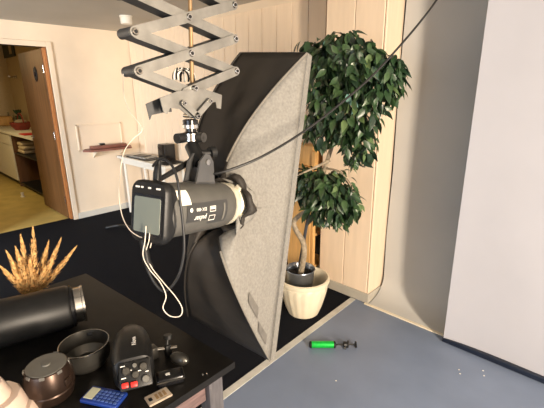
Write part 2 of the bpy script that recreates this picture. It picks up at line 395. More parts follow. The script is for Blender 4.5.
bm = B(); box(bm, (p.x-.16, 1.66, CZ+.001), (p.x+.14, 1.84, CZ+.016), None, .005); tag(obj('serving_tray', bm, 'red', None, SM), 'thin red tray at the front of the kitchen worktop', 'tray')
# dark framed picture high on the kitchen wall
p = ony(0, 46, 2.28); q = ony(15, 56, 2.28)
pic = thing('framed_picture', 'dark green framed picture high on the kitchen wall', 'picture', (q.x, 2.30, q.z))
lb(pic, 'frame', (q.x-.9, 2.275, q.z), (q.x, 2.298, q.z+.30), 'navyshade', .004)
lb(pic, 'print', (q.x-.30, 2.268, q.z+.05), (q.x-.14, 2.276, q.z+.27), 'towel')

# ============================================================ far corner furniture
sh = thing('wall_shelf', 'dark red-brown narrow wall shelf on the cream wall right of the doorway', 'shelf', (XA, 2.05, .855))
bm = B()
poly = [(XA+.004, 1.86, .842), (XA+.10, 1.80, .842), (XA+.20, 1.86, .842), (XA+.24, 2.1, .842), (XA+.24, 2.36, .842), (XA+.1, 2.42, .842), (XA+.004, 2.42, .842)]
prism(bm, [Vector(p)-Vector((XA, 2.05, .855)) for p in poly], Vector((0, 0, .022))); obj('board', bm, 'redwood', sh)
for y in (1.95, 2.3):
    bm = B(); prism(bm, [Vector((.005, y-2.05, -.014)), Vector((.15, y-2.05, -.014)), Vector((.005, y-2.05, -.11))], Vector((0, .015, 0))); obj('bracket', bm, 'wall', sh)
bm = B(); box(bm, (XA+.05, 1.90, .865), (XA+.16, 2.34, .902), None, .008); tag(obj('flat_case', bm, 'redwood', None, SM), 'long flat dark case lying on the red-brown wall shelf', 'case')
bm = B(); box(bm, (XA+.07, 2.02, .903), (XA+.11, 2.08, .925), None, .005); tag(obj('matchbox', bm, 'black', None, SM), 'tiny black box on top of the flat dark case', 'box')
# white desk in the corner
DX0, DX1, DYF, DZT = -4.92, -3.75, 2.22, .745
dk = thing('corner_desk', 'small white desk in the far corner under prints and a black speaker', 'desk', ((DX0+DX1)/2, 2.4, 0))
lb(dk, 'desktop', (DX0, DYF, DZT-.03), (DX1, 2.565, DZT), 'white', .004)
for xx in (DX0+.10, DX1-.14):
    bm = B(); 
    for yy in (DYF+.03, 2.52):
        pass
    tube(bm, [Vector((xx, DYF+.05, DZT-.03))-dk.location, Vector((xx+.06, DYF+.03, 0))-dk.location], .018, 8); obj('leg', bm, 'white', dk, SM)
    bm = B(); tube(bm, [Vector((xx, 2.53, DZT-.03))-dk.location, Vector((xx+.06, 2.54, 0))-dk.location], .018, 8); obj('leg', bm, 'white', dk, SM)
lb(dk, 'apron', (DX0+.06, DYF+.03, DZT-.09), (DX1-.06, DYF+.045, DZT-.031), 'white')
p = ony(163, 150, 2.42)
bm = B(); box(bm, (-4.17, 2.39, DZT+.002), (-4.01, 2.53, DZT+.20), None, .008); box(bm, (-4.16, 2.384, DZT+.02), (-4.02, 2.392, DZT+.18), None, .003); tag(obj('desk_speaker', bm, 'blackgloss', None, SM), 'small square black speaker standing on the white corner desk', 'speaker')
for i, (xa, xb, ya, yb, z, m, lab) in enumerate(((-4.72, -4.22, 2.25, 2.48, 0, 'black', 'large black folder under the prints on the corner desk'), (-4.66, -4.32, 2.27, 2.45, .012, 'book', 'printed magazine lying on the black folder on the desk'), (-4.60, -4.40, 2.30, 2.42, .024, 'headgrey', 'small grey notebook topmost on the corner desk pile'))):
    bm = B(); box(bm, (xa, ya, DZT+.001+z), (xb, yb, DZT+.011+z), Matrix.Translation((-4.5, 2.36, 0)) @ Matrix.Rotation(.1*i, 4, 'Z') @ Matrix.Translation((4.5, -2.36, 0)), .002)
    tag(obj(['folder', 'magazine', 'notebook'][i], bm, m), lab, ['folder', 'magazine', 'notebook'][i])
bm = B(); box(bm, (-3.98, 2.26, DZT+.001), (-3.80, 2.50, DZT+.014), None, .003); tag(obj('laptop', bm, 'black'), 'closed dark laptop at the right end of the corner desk', 'laptop')
# small white fixture in the ceiling corner
p = onz(128, 19, ZC)
bm = B(); lathe(bm, [(.05, 0), (.056, .01), (.056, .06), (.062, .062), (.062, .075)], 24, Matrix.Translation((p.x+.15, p.y-.1, ZC-.076)))
tag(obj('smoke_detector', bm, 'white', None, SM), 'small round white smoke detector on the ceiling near the far corner', 'detector')
# white stray object on the black carpet: foot of a stand
p = onz(120, 228, 0)
bm = B(); tube(bm, spline([(p.x-.10, p.y-.12, .012), (p.x, p.y, .03), (p.x+.18, p.y+.04, .045), (p.x+.3, p.y+.12, .03)]), .018, 8)
tag(obj('boom_foot', bm, 'black', None, SM), 'black metal stand foot lying on the carpet behind the flash head', 'stand foot')

# pine shelf behind the plant
ps = thing('pine_shelf', 'light pine shelf unit in the recess left of the board pier', 'shelf', (-2.0, 2.44, 0))
px0, px1 = -2.32, -1.742
for x0 in (px0, px1-.03):
    for yy in (2.29, 2.53): lb(ps, 'post', (x0, yy, .0), (x0+.03, yy+.03, 1.10), 'pine', .003)
for z in (.12, .40, .68, .96): lb(ps, 'shelf_board', (px0+.032, 2.285, z), (px1-.032, 2.565, z+.02), 'pine', .002)
lb(ps, 'back_panel', (px0+.05, 2.566, .05), (px1-.01, 2.572, 1.08), 'black')
lb(ps, 'side_panel', (-1.99, 2.27, .05), (px1-.02, 2.283, .95), 'pine', .002)
for i, x0 in enumerate((-2.13, -1.93)):
    bm = B(); box(bm, (x0, 2.31, .981), (x0+.15, 2.46, 1.135), None, .008); tag(obj('wooden_box', bm, 'pine', None, SM), ['left small pale wooden box on top of the pine shelf', 'right small pale wooden box on top of the pine shelf'][i], 'box', 'wooden boxes on the pine shelf')

# ============================================================ backdrops
def sheet(name, prof, x0, x1, m, label, cat, th=.0015, parent=None, nx=14, wave=.0, curl=0, seed=1, fwd=0):
    """prof: list of (y,z); sheet with real thickness, slightly wavy"""
    rnd = random.Random(seed); bm = B(); top = []; 
    ph = [rnd.uniform(0, 6) for _ in range(4)]
    def pt(i, j, off):
        u = i/nx; y, z = prof[j]; x = x0+(x1-x0)*u
        wv = wave*(math.sin(u*7+ph[0])+.5*math.sin(u*15+z*2+ph[1]))-fwd*math.exp(-(x-x0)/.16)
        ex = 0
        if curl and i == 0: ex = curl*math.sin(z*6+1)*.5
        return Vector((x+ex, y+wv+off-(.004 if curl and i == 0 else 0), z))
    rows = []
    for off in (0, th):
        rows.append([[bm.verts.new(pt(i, j, off)) for i in range(nx+1)] for j in range(len(prof))])
    for k in (0, 1):
        for j in range(len(prof)-1):
            for i in range(nx):
                bm.faces.new((rows[k][j][i], rows[k][j][i+1], rows[k][j+1][i+1], rows[k][j+1][i]))
    n = len(prof)-1
    for j in range(n):
        for i in (0, nx): bm.faces.new((rows[0][j][i], rows[1][j][i], rows[1][j+1][i], rows[0][j+1][i]))
    for i in range(nx):
        for j in (0, n): bm.faces.new((rows[0][j][i], rows[1][j][i], rows[1][j][i+1], rows[0][j][i+1]))
    o = obj(name, bm, m, parent, SM)
    if label: tag(o, label, cat)
    return o
prof = [(2.56, 2.25), (2.56, 1.6), (2.56, 1.0), (2.555, .5), (2.55, .16)]
for t in np.linspace(0, PI/2, 10)[1:]:
    prof.append((2.55-.21*(1-math.cos(t)), .16-.152*math.sin(t)))
prof.append((2.333, .005))
sheet('grey_backdrop', prof, SX1+.014, .9, 'paper_grey', 'plain grey paper backdrop curving onto the floor beside the board pier', 'backdrop', wave=.003, curl=.01)
bm = B(); prism(bm, [(SX1-.01, 2.316, .0005), (.9, 2.316, .0005), (.9, 2.334, .0005), (SX1-.01, 2.334, .0005)], Vector((0, 0, .009)))
tag(obj('floor_tape', bm, 'ceramic'), 'cream tape strip holding the bottom edge of the grey backdrop', 'tape')
wbk = thing('white_backdrop', 'white paper backdrop hanging in front of the grey one with a dark bottom bar', 'backdrop', (.4, 2.27, 0))
PX0 = -.668; YP = 2.27
pr2 = [(YP, 2.2), (YP, 1.7), (YP-.004, 1.2), (YP-.006, .8), (YP-.002, .4), (YP+.004, .06), (YP+.006, .03)]
o = sheet('paper_sheet', [(y-2.27, z) for y, z in pr2], PX0-.4, 1.7, 'paper_white', None, None, parent=wbk, nx=60, wave=.007, seed=4, fwd=.03)
bm = B(); box(bm, (PX0-.4-.008, -.016, .004), (1.71, .018, .036), None, .004); obj('bottom_bar', bm, 'navy', wbk)
bm = B(); cyl(bm, (PX0-.4-.05, 0, 2.215), (1.75, 0, 2.215), .03, 20); obj('roll', bm, 'paper_white', wbk, SM)
# specks of plaster on the floor
bm = B()
for px, py in ((459, 370), (460, 374), (483, 371), (484, 376), (336, 381)):
    p = onz(px, py, 0); lathe(bm, [(.003, 0), (.005, .002), (.002, .004)], 6, Matrix.Translation((p.x, p.y, .0003)))
o = tag(obj('plaster_crumbs', bm, 'white'), 'white plaster crumbs on the grey floor in front of the white backdrop', 'crumbs'); o['kind'] = 'stuff'

# ============================================================ plant
PC = Vector((-1.545, 1.935, 0))
pl = thing('cream_planter', 'large round cream ribbed planter standing on the black carpet edge', 'planter', PC)
bm = B(); n = 72
prof = [(.095, 0.001), (.11, .006), (.128, .06), (.150, .14), (.163, .20), (.166, .235), (.160, .245)]
rows = []
for r, z in prof:
    rows.append([bm.verts.new(((r+(.004 if (i//2) % 2 else 0)*(1 if 0.01 < z < .24 else 0))*math.cos(2*PI*i/n), (r+(.004 if (i//2) % 2 else 0)*(1 if .01 < z < .24 else 0))*math.sin(2*PI*i/n), z)) for i in range(n)])
for a, b in zip(rows, rows[1:]):
    for i in range(n): bm.faces.new((a[i], a[(i+1) % n], b[(i+1) % n], b[i]))
bm.faces.new(rows[0][::-1])
obj('bowl', bm, 'ceramic', pl, SM)
bm = B(); lathe(bm, [(.162, .244), (.178, .250), (.182, .262), (.180, .278), (.168, .284), (.156, .272), (.145, .20), (.12, .06), (.05, .03)], 56, None, False, True); obj('rim', bm, 'ceramic', pl, SM)
ip = thing('metal_pot', 'grey metal plant pot standing inside the cream planter', 'pot', PC+Vector((-.025, -.01, .031)))
bm = B(); lathe(bm, [(.065, 0), (.075, .02), (.100, .30), (.106, .305), (.104, .31), (.096, .30), (.09, .26)], 36, None, True, False); obj('shell', bm, 'potmetal', ip, SM)
bm = B(); lathe(bm, [(.091, .255), (.093, .265), (.03, .272)], 24); obj('soil', bm, 'soil', ip, SM)
fic = thing('ficus_tree', 'leafy ficus tree with twisting pale trunk rising from the cream planter', 'plant', PC+Vector((-.025, -.01, .31)))
FL = fic.location
YP_ = 1.9
def fp(px, py, y=YP_): return ony(px, py, y)-FL
bm = B()
trunk = spline([Vector((0, 0, -.03)), fp(304, 255, 1.90), fp(303, 242, 1.89), fp(296, 230, 1.88), fp(294, 222, 1.87), fp(300, 215, 1.87), fp(310, 208, 1.88), fp(318, 190, 1.9), fp(325, 168, 1.9), fp(334, 140, 1.92), fp(345, 110, 1.92), fp(350, 85, 1.92)])
N = len(trunk); tube(bm, trunk, [.021-.011*i/N for i in range(N)], 10)
tr = obj('trunk', bm, 'bark', fic, SM)
bm = B(); tube(bm, spline([fp(318, 188), fp(322, 178), fp(310, 172, 1.85), fp(298, 175, 1.82)]), [.008]*24+[.004], 8) if False else None
def branch(pts, r0, r1):
    bm = B(); s = spline(pts, 5); n = len(s); tube(bm, s, [r0+(r1-r0)*i/(n-1) for i in range(n)], 7); return obj('branch', bm, 'bark', fic, SM)
bm.free()
branch([fp(330, 160), fp(318, 166, 1.85), fp(305, 172, 1.80), fp(296, 176, 1.78)], .010, .004)
branch([fp(325, 168), fp(340, 172, 1.88), fp(352, 185, 1.86)], .008, .003)
branch([fp(345, 110, 1.92), fp(365, 85, 1.92), fp(385, 70, 1.92)], .008, .003)
branch([fp(345, 110, 1.92), fp(330, 80, 1.9), fp(318, 50, 1.9)], .008, .003)
branch([fp(350, 85, 1.92), fp(356, 60, 1.92), fp(350, 40, 1.92)], .007, .003)
branch([fp(310, 208, 1.88), fp(325, 205, 1.86), fp(345, 200, 1.84)], .006, .003)
bm = B(); cyl(bm, Vector((-.03, .01, -.03)), fp(309, 212, 1.93), .011, 8); obj('stake', bm, 'stake', fic, SM, 'dark straight support stake')
# leaves
def leaf_mesh(name, L, W, m, bend):
    bm = B(); segs = [(0, .0), (.12, .55), (.35, 1), (.6, .82), (.82, .36), (1.0, 0)]
    mid = []; lf = []; rt = []
    for s, ww in segs:
        z = -bend*s*s*L; mid.append(bm.verts.new((0, s*L, z)))
        if 0 < ww:
            lf.append(bm.verts.new((-ww*W/2, s*L, z+ww*W*.16))); rt.append(bm.verts.new((ww*W/2, s*L, z+ww*W*.16)))
        else: lf.append(mid[-1]); rt.append(mid[-1])
    for i in range(len(segs)-1):
        for side, fl in ((lf, 1), (rt, 0)):
            q = [mid[i], mid[i+1], side[i+1], side[i]]
            q = [v for k, v in enumerate(q) if v not in q[:k]]
            if len(q) > 2: bm.faces.new(q if fl else q[::-1])
    me = bpy.data.meshes.new(name); bm.to_mesh(me); bm.free(); me.materials.append(M_[m]); me.shade_smooth(); return me
LM = [leaf_mesh('leaf', L, W, m, b) for (L, W, m, b) in ((.078, .038, 'leaf0', .18), (.070, .034, 'leaf1', .28), (.085, .040, 'leaf2', .22), (.066, .034, 'leaf3', .15), (.078, .038, 'leaf1', .35), (.072, .036, 'leaf0', .1), (.08, .04, 'leaf4', .2))]
rl = random.Random(21)
cents = []   # (px,py,depth y, rx, ry(depth), rz in m, count)
blobs = [((348, 64), 1.90, .24, .17, .18, 330), ((328, 76), 1.90, .18, .15, .20, 220), ((380, 80), 1.93, .13, .13, .17, 190), ((348, 106), 1.90, .23, .16, .22, 330),
         ((358, 140), 1.92, .10, .11, .17, 140), ((322, 116), 1.88, .14, .13, .20, 180), ((314, 46), 1.90, .09, .06, .05, 30), ((303, 42), 1.92, .035, .04, .03, 6), ((340, 38), 1.92, .12, .08, .06, 60), ((392, 68), 1.93, .07, .08, .12, 50),
         ((328, 188), 1.88, .19, .15, .15, 350), ((340, 202), 1.87, .13, .12, .12, 170), ((306, 182), 1.85, .10, .10, .15, 110), ((320, 210), 1.87, .11, .1, .07, 70), ((354, 206), 1.88, .05, .05, .05, 20), ((340, 222), 1.87, .04, .05, .03, 8)]
leaves = []
for (pp, y, rx, ry, rz, cnt) in blobs:
    c = fp(*pp, y)
    for k in range(cnt):
        while True:
            v = Vector((rl.uniform(-1, 1), rl.uniform(-1, 1), rl.uniform(-1, 1)))
            if .35 < v.length < 1: break
        pos = c+Vector((v.x*rx*.9, v.y*ry, v.z*rz*.85))
        out = Vector((v.x/rx, v.y/ry, v.z/rz)).normalized()
        d = (Vector((0, 0, -1.15))+out*rl.uniform(.1, 1.0)+Vector((rl.uniform(-.85, .85), rl.uniform(-.85, .85), rl.uniform(-.3, .7)))).normalized()
        nrm = (out+Vector((rl.uniform(-.9, .9), rl.uniform(-.9, .9), rl.uniform(-.2, .9)))).normalized()
        xa = d.cross(nrm).normalized(); za = xa.cross(d)
        mi = rl.choices(range(7), (5, 5, 4, 2, 3, 4, .14))[0]
        leaves.append((pos, xa, d, za, mi, rl.uniform(.75, 1.15)))
camv = Vector((0, 0, H))-FL
leaves.sort(key=lambda l: (l[0]-camv).length)
# nearest 300 are parts of their own; the rest is one foliage part
step = leaves[:700]; rl.shuffle(step); single = step[:296]; rest = step[296:]+leaves[700:]
for pos, xa, d, za, mi, s in single:
    o = bpy.data.objects.new('leaf', LM[mi]); COL.objects.link(o); o.parent = fic
    m = frame_m(pos, xa*s, d*s, za*s); o.matrix_local = m
me = bpy.data.meshes.new('foliage'); V = []; Fc = []; MI = []
mats = ['leaf0', 'leaf1', 'leaf2', 'leaf3', 'leaf4']
for pos, xa, d, za, mi, s in rest:
    src = LM[mi]; b0 = len(V); m = frame_m(pos, xa*s, d*s, za*s)
    V += [m @ v.co for v in src.vertices]
    for pf in src.polygons: Fc.append([b0+i for i in pf.vertices]); MI.append({'leaf_green_a': 0, 'leaf_green_b': 1, 'leaf_green_c': 2, 'leaf_green_d': 3, 'leaf_green_e': 4}[src.materials[0].name])
me.from_pydata([tuple(v) for v in V], [], Fc)
for mm in mats: me.materials.append(M_[mm])
me.polygons.foreach_set('material_index', MI); me.shade_smooth(); me.update()
o = bpy.data.objects.new('foliage', me); COL.objects.link(o); o.parent = fic; o['kind'] = 'stuff'

# ============================================================ green clamp on the floor
ga = onz(310, 344.5, .022); gb = onz(357, 344.5, .022)
ax = (gb-ga).normalized(); L = (gb-ga).length
gm = frame_m(ga, ax.cross(Vector((0, 0, 1))).normalized(), Vector((0, 0, 1)), ax)
gt = thing('mini_tripod', 'bright green tube with black threaded rod and knobs lying on the grey floor', 'mini tripod', mtx=gm)
bm = B(); lathe(bm, [(.012, .008), (.020, .010), (.021, .018), (.021, L*.52), (.017, L*.535)], 20); obj('tube', bm, 'green', gt, SM)
bm = B(); lathe(bm, [(.008, -.006), (.018, -.003), (.0215, .004), (.0215, .010)], 20); obj('end_cap', bm, 'black', gt, SM)
bm = B(); lathe(bm, [(.0215, L*.50), (.0222, L*.51), (.0215, L*.53), (.014, L*.55), (.006, L*.56)], 20); obj('end_cap', bm, 'black', gt, SM)
bm = B(); lathe(bm, [(.005, L*.52), (.005, L*.98)], 10); obj('rod', bm, 'black', gt, SM)
bm = B(); lathe(bm, [(.008, L*.70), (.021, L*.72), (.019, L*.78), (.008, L*.80)], 10); obj('knob', bm, 'black', gt, SM)
bm = B(); box(bm, (-.006, -.021, L*.79), (.006, .026, L*.82), None, .002); obj('clamp_jaw', bm, 'black', gt)
bm = B(); box(bm, (-.021, -.009, L*.955), (.021, .009, L*.99), None, .003); box(bm, (-.006, -.021, L*.955), (.006, .022, L*.985), None, .002); obj('foot', bm, 'black', gt)
bm = B(); cyl(bm, (.012, -.004, L*.74), (.03, -.012, L*.74), .006, 10); obj('screw', bm, 'chrome', gt, SM)

# ============================================================ softbox + flash head
az, ti, DR = -.27, -.19, 1.14
ring = dep(229, 203, DR)
a_ = Vector((math.sin(az)*math.cos(ti), math.cos(az)*math.cos(ti), math.sin(ti)))
u_ = a_.cross(Vector((0, 0, 1))).normalized(); v_ = u_.cross(a_).normalized()
HM = frame_m(ring, u_, a_, v_)
HI = HM.inverted()
LD = .19
cpl = ring+a_*LD
def onplane(px, py, off=0):
    r = Vector(ray(px, py)); c = cpl+a_*off; t = ((c-Vector(O)) @ a_)/(r @ a_); return Vector(O)+r*t
sb = thing('strip_softbox', 'tall rectangular black softbox, its lit side painted lighter, on the hanging flash head', 'softbox', mtx=HM)
corn = {'TL': onplane(240, 53), 'TR': onplane(307, 53), 'BR': onplane(270, 361), 'BL': onplane(188, 316)}
mids = {'TL': dep(199, 124, 1.24), 'TR': dep(251, 118, 1.15), 'BR': dep(237, 296, 1.10), 'BL': dep(186, 268, 1.18)}
base = {'TL': HI @ dep(206, 172, 1.17), 'TR': HI @ dep(221, 178, 1.12), 'BR': HI @ dep(217, 238, 1.11), 'BL': HI @ dep(204, 236, 1.17)}
NT = 22; rods = {}
for k in corn:
    P0 = base[k]; P2 = HI @ corn[k]; Mi = HI @ mids[k]; Pc = Mi*2-(P0+P2)*.5
    rods[k] = [P0*(1-t)**2+Pc*2*t*(1-t)+P2*t*t for t in np.linspace(0, 1, NT)]
ANG = {'TR': .95, 'BR': -.95, 'TL': PI-.95, 'BL': PI+.95}
def panel(ka, kb, sag, m, seed, ns=14):
    WR = .006 if m == 'nylon_lit' else .011
    rnd = random.Random(seed); bm = B(); A, Bd = rods[ka], rods[kb]
    f = [rnd.uniform(0, 6) for _ in range(6)]
    P = []
    for i in range(NT):
        t = i/(NT-1); row = []
        for j in range(ns+1):
            s = j/ns; p = A[i].lerp(Bd[i], s)
            ax_in = Vector((0, p.y, 0)); inward = (ax_in-p); inward = inward.normalized() if inward.length > 1e-6 else Vector()
            w_ = math.sin(PI*s)*math.sin(PI*min(1, t*1.02))
            p = p+inward*sag*w_+inward*WR*w_*(math.sin(5*t+f[0]+6*s)+.6*math.sin(13*s+f[1]+7*t)+.4*math.sin(19*t+f[2]-9*s))
            aa, ab = ANG[ka], ANG[kb]
            if ab-aa > PI: ab -= 2*PI
            if aa-ab > PI: ab += 2*PI
            if abs(ab-aa) > PI+.01: pass
            th = aa+(ab-aa)*s; arc = Vector((.080*math.cos(th), .004+.03*math.sin(PI*s), .080*math.sin(th)))
            lb_ = A[0].lerp(Bd[0], s); bl = (1-t)**4*min(1, 6*s*(1-s))
            p = p+(arc-lb_)*bl
            row.append(p)
        P.append(row)
    rows = [[bm.verts.new(p) for p in r] for r in P]
    for i in range(NT-1):
        for j in range(ns): bm.faces.new((rows[i][j], rows[i][j+1], rows[i+1][j+1], rows[i+1][j]))
    o = obj('side_panel', bm, m, sb, True)
    md = o.modifiers.new('solid', 'SOLIDIFY'); md.thickness = .002
    return P
PR = panel('TR', 'BR', .015, 'nylon_lit', 3, 24)  # near side panel in the nylon coloured as lit
panel('TL', 'TR', .012, 'nylon', 5); panel('BR', 'BL', .012, 'nylon', 6); panel('BL', 'TL', .005, 'nylon', 8)
for k in ('TR', 'BR'):
    bm = B(); tube(bm, rods[k][3:], .0032, 6); obj('seam_piping', bm, 'piping', sb, SM)
for k in ('TL', 'BL'):
    bm = B(); tube(bm, rods[k][3:], .003, 6); obj('seam_piping', bm, 'nylon', sb, SM)
# front lip and diffuser cloth
cl = [HI @ corn[k] for k in ('TL', 'TR', 'BR', 'BL')]
bm = B()
fv = Vector((0, .035, 0))
bm.free()
for i in range(4):
    bm = B(); p, q = cl[i], cl[(i+1) % 4]; vs = [bm.verts.new(z) for z in (p, q, q+fv, p+fv)]; bm.faces.new(vs)
    o = obj('front_lip', bm, 'nylon_lit' if i == 1 else 'nylon', sb); md = o.modifiers.new('solid', 'SOLIDIFY'); md.thickness = .003  # right lip shares the painted-in light of the near panel
bm = B(); c0 = sum(cl, Vector())/4; vs = [c0+(p-c0)*.985+Vector((0, .012, 0)) for p in cl]; prism(bm, vs, Vector((0, .003, 0))); obj('diffuser_cloth', bm, 'diffuser', sb, None, 'white translucent front cloth')
# wide edge hem along the near long side
bm = B(); hm = [cl[1], cl[2]]
# logo patch on the panel painted as lit
def on_panel(P, pxy, off=.003):
    best = None
    for i, r in enumerate(P):
        for j, p in enumerate(r):
            wq = HM @ p; c = R.T@(np.array(wq)-O); q = (CX+F*c[0]/c[2], CY+F*c[1]/c[2]); d = (q[0]-pxy[0])**2+(q[1]-pxy[1])**2
            if best is None or d < best[0]: best = (d, i, j)
    return best[1], best[2]
bm.free()
def surf(P, fi, fj):
    i = min(int(fi), len(P)-2); j = min(int(fj), len(P[0])-2); a = fi-i; b = fj-j
    return (P[i][j]*(1-a)*(1-b)+P[i+1][j]*a*(1-b)+P[i][j+1]*(1-a)*b+P[i+1][j+1]*a*b)
def patch(name, c, wi, hj, m, label=None):
    i, j = c; bm = B(); g = [[None]*5 for _ in range(5)]
    for a in range(5):
        for b in range(5):
            fi = i+(a/4-.5)*wi; fj = j+(b/4-.5)*hj; p = surf(PR, fi, fj)
            nn = (surf(PR, min(fi+.3, NT-1.01), fj)-p).cross(surf(PR, fi, fj+.3)-p).normalized()
            if nn.x < 0: nn = -nn
            g[a][b] = bm.verts.new(p+nn*.0035)
    for a in range(4):
        for b in range(4): bm.faces.new((g[a][b], g[a+1][b], g[a+1][b+1], g[a][b+1]))
    o = obj(name, bm, m, sb, True, label); return o
patch('logo_patch', on_panel(PR, (252, 208)), 3.2, 1.0, 'patch', 'small square darker grey patch')
patch('vent_mesh', on_panel(PR, (251, 303)), 2.8, 1.1, 'patch', 'darker ventilation mesh strip')
patch('vent_mesh', on_panel(PR, (264, 332)), 2.4, 0.9, 'patch', 'darker ventilation mesh strip')
# crumpled cloth collar round the ring
bm = B(); n = 48; rows = []
rnd = random.Random(3); ph = [rnd.uniform(0, 6) for _ in range(5)]
for (r, y, am) in ((.064, -.004, .002), (.076, -.022, .005), (.084, -.012, .007), (.082, .002, .008), (.074, .010, .006), (.062, .016, .003)):
    rows.append([bm.verts.new(((r+am*(math.sin(5*t+ph[0]+y*40)+.7*math.sin(11*t+ph[1])))*math.cos(t), y+am*.9*math.sin(7*t+ph[2]), (r+am*(math.sin(5*t+ph[0])+.7*math.sin(9*t+ph[3]+y*30)))*math.sin(t))) for t in [2*PI*i/n for i in range(n)]])
for a, b in zip(rows, rows[1:]):
    for i in range(n): bm.faces.new((a[i], a[(i+1) % n], b[(i+1) % n], b[i]))
obj('ring_collar', bm, 'nylon', sb, True, 'crumpled black cloth collar around the mounting ring')

# flash head (same axis).  local: X right, Y towards softbox, Z up
fh = thing('studio_strobe', 'grey studio flash head with rear screen hanging from the scissor arm', 'flash head', mtx=HM)
def rrect(w, h, r, y, n=6, cz=0):
    pts = []
    for cx, cz_2, a0 in ((w/2-r, h/2-r, 0), (-w/2+r, h/2-r, PI/2), (-w/2+r, -h/2+r, PI), (w/2-r, -h/2+r, 1.5*PI)):
        for k in range(n): t = a0+k/(n-1)*PI/2; pts.append(Vector((cx+r*math.cos(t), y, cz+cz_2+r*math.sin(t))))
    return pts
bm = B(); loft(bm, [rrect(.112, .118, .050, -.302), rrect(.122, .128, .052, -.292), rrect(.124, .130, .058, -.20), rrect(.124, .129, .0615, -.07), rrect(.118, .122, .058, -.05), rrect(.108, .110, .053, -.043)])
obj('body', bm, 'headgrey', fh, SM)
bm = B(); loft(bm, [rrect(.100, .132, .020, -.322), rrect(.108, .140, .024, -.317), rrect(.112, .142, .026, -.306), rrect(.112, .138, .034, -.292)])
bp = obj('rear_panel', bm, 'black', fh, SM, 'black rear control panel')
bm = B(); loft(bm, [rrect(.078, .080, .004, -.3242, 3, -.006), rrect(.080, .080, .004, -.3215, 3, -.006)]); obj('screen', bm, 'screen', fh, None, 'grey-green lcd screen')
bm = B(); loft(bm, [rrect(.090, .092, .006, -.3232, 3, -.006), rrect(.090, .092, .006, -.321, 3, -.006)]); obj('screen_bezel', bm, 'blackgloss', fh)
for dx, w2 in ((-.032, .012), (-.018, .006), (.004, .008), (.03, .012)):
    bm = B(); loft(bm, [rrect(w2, .004, .0015, -.3237, 3, .055), rrect(w2, .004, .0015, -.320, 3, .055)])
    for v in bm.verts: v.co.x += dx
    obj('button_mark', bm, 'print', fh)
# charcoal label band on the right side and prints
def side_arc(y0, y1, t0, t1, r=.0632, n=10):
    bm = B(); g = []
    for y in np.linspace(y0, y1, 6): g.append([bm.verts.new((r*math.cos(t), y, (r+.0018)*math.sin(t))) for t in np.linspace(t0, t1, n)])
    for a, b in zip(g, g[1:]):
        for i in range(n-1): bm.faces.new((a[i], a[i+1], b[i+1], b[i]))
    return bm
obj('label_band', side_arc(-.262, -.100, -.55, .38, .0635), 'headband', fh, True, 'charcoal band with white print')
obj('sticker', side_arc(-.290, -.250, .30, .86, .0672), 'sticker', fh, True, 'pale cream sticker')
obj('grey_slot', side_arc(-.120, -.112, -.45, .25, .0648), 'capgrey', fh, True)
def side_m(y, z):   # upside-down print on +X side; text x runs along -y? (head hangs inverted)
    t = math.asin(max(-1, min(1, z/.065)))
    nrm = Vector((math.cos(t), 0, math.sin(t))); tx = Vector((0, -1, 0)); ty = nrm.cross(tx)
    return frame_m(Vector((.0652*math.cos(t), y, .0668*math.sin(t))), tx, ty, nrm)
text_part('model_print', 'pulsar', .019, 'print', fh, side_m(-.214, -.014))
text_part('power_print', 'DX 400', .012, 'print', fh, side_m(-.212, .007))
bm = B(); lathe(bm, [(.005, 0), (.005, .0006)], 14, side_m(-.250, .007)); obj('print_dot', bm, 'print', fh)
bm = B()
for z in (-.017, .005):
    mm = side_m(-.168, z)
    for lo, hi in (((-.012, .0055, 0), (.012, .007, .0005)), ((-.012, -.007, 0), (.012, -.0055, .0005)), ((-.012, -.006, 0), (-.0108, .006, .0005)), ((.0108, -.006, 0), (.012, .006, .0005))): box(bm, lo, hi, mm)
box(bm, (-.009, -.004, 0), (.009, .001, .0005), side_m(-.168, .005))
obj('print_frame', bm, 'print', fh)
# cream metal bayonet ring
bm = B(); ry = Matrix.Rotation(-PI/2, 4, 'X')
lathe(bm, [(.052, -.046), (.0605, -.044), (.0615, -.030), (.0575, -.027), (.0575, -.018), (.060, -.015), (.060, .004), (.052, .006)], 40, ry); obj('bayonet_ring', bm, 'ringwhite', fh, SM, 'cream metal mounting ring')
bm = B()
bm.free()
for t in (-.55, .9):
    bm = B(); box(bm, (.056, -.02, -.010), (.070, .012, .010), Matrix.Rotation(-t, 4, 'Y'), .003)
    obj('latch', bm, 'ringwhite', fh, SM)
# yoke bracket on top
bm = B()
for s in (-1, 1):
    pr_ = [(s*.021, -.185, .060), (s*.021, -.105, .060), (s*.021, -.118, .12), (s*.021, -.135, .138), (s*.021, -.155, .138), (s*.021, -.172, .12)]
    prism(bm, pr_, Vector((s*-.005, 0, 0)))
box(bm, (-.021, -.185, .0605), (.021, -.105, .0665))
obj('yoke', bm, 'yoke', fh, None, 'grey metal yoke bracket')
bm = B(); cyl(bm, (-.026, -.145, .118), (.026, -.145, .118), .008, 14); obj('yoke_bolt', bm, 'chrome', fh, SM)
bm = B(); tube(bm, [(-.027, -.145, .118), (-.04, -.15, .11), (-.045, -.25, .065)], [.007, .008, .006], 8); obj('tilt_lever', bm, 'black', fh, SM)
# power plug on the top rear
bm = B(); tube(bm, [(-.012, -.285, .058), (-.012, -.285, .085), (-.012, -.283, .12)], [.010, .010, .006], 12); obj('power_plug', bm, 'black', fh, SM)

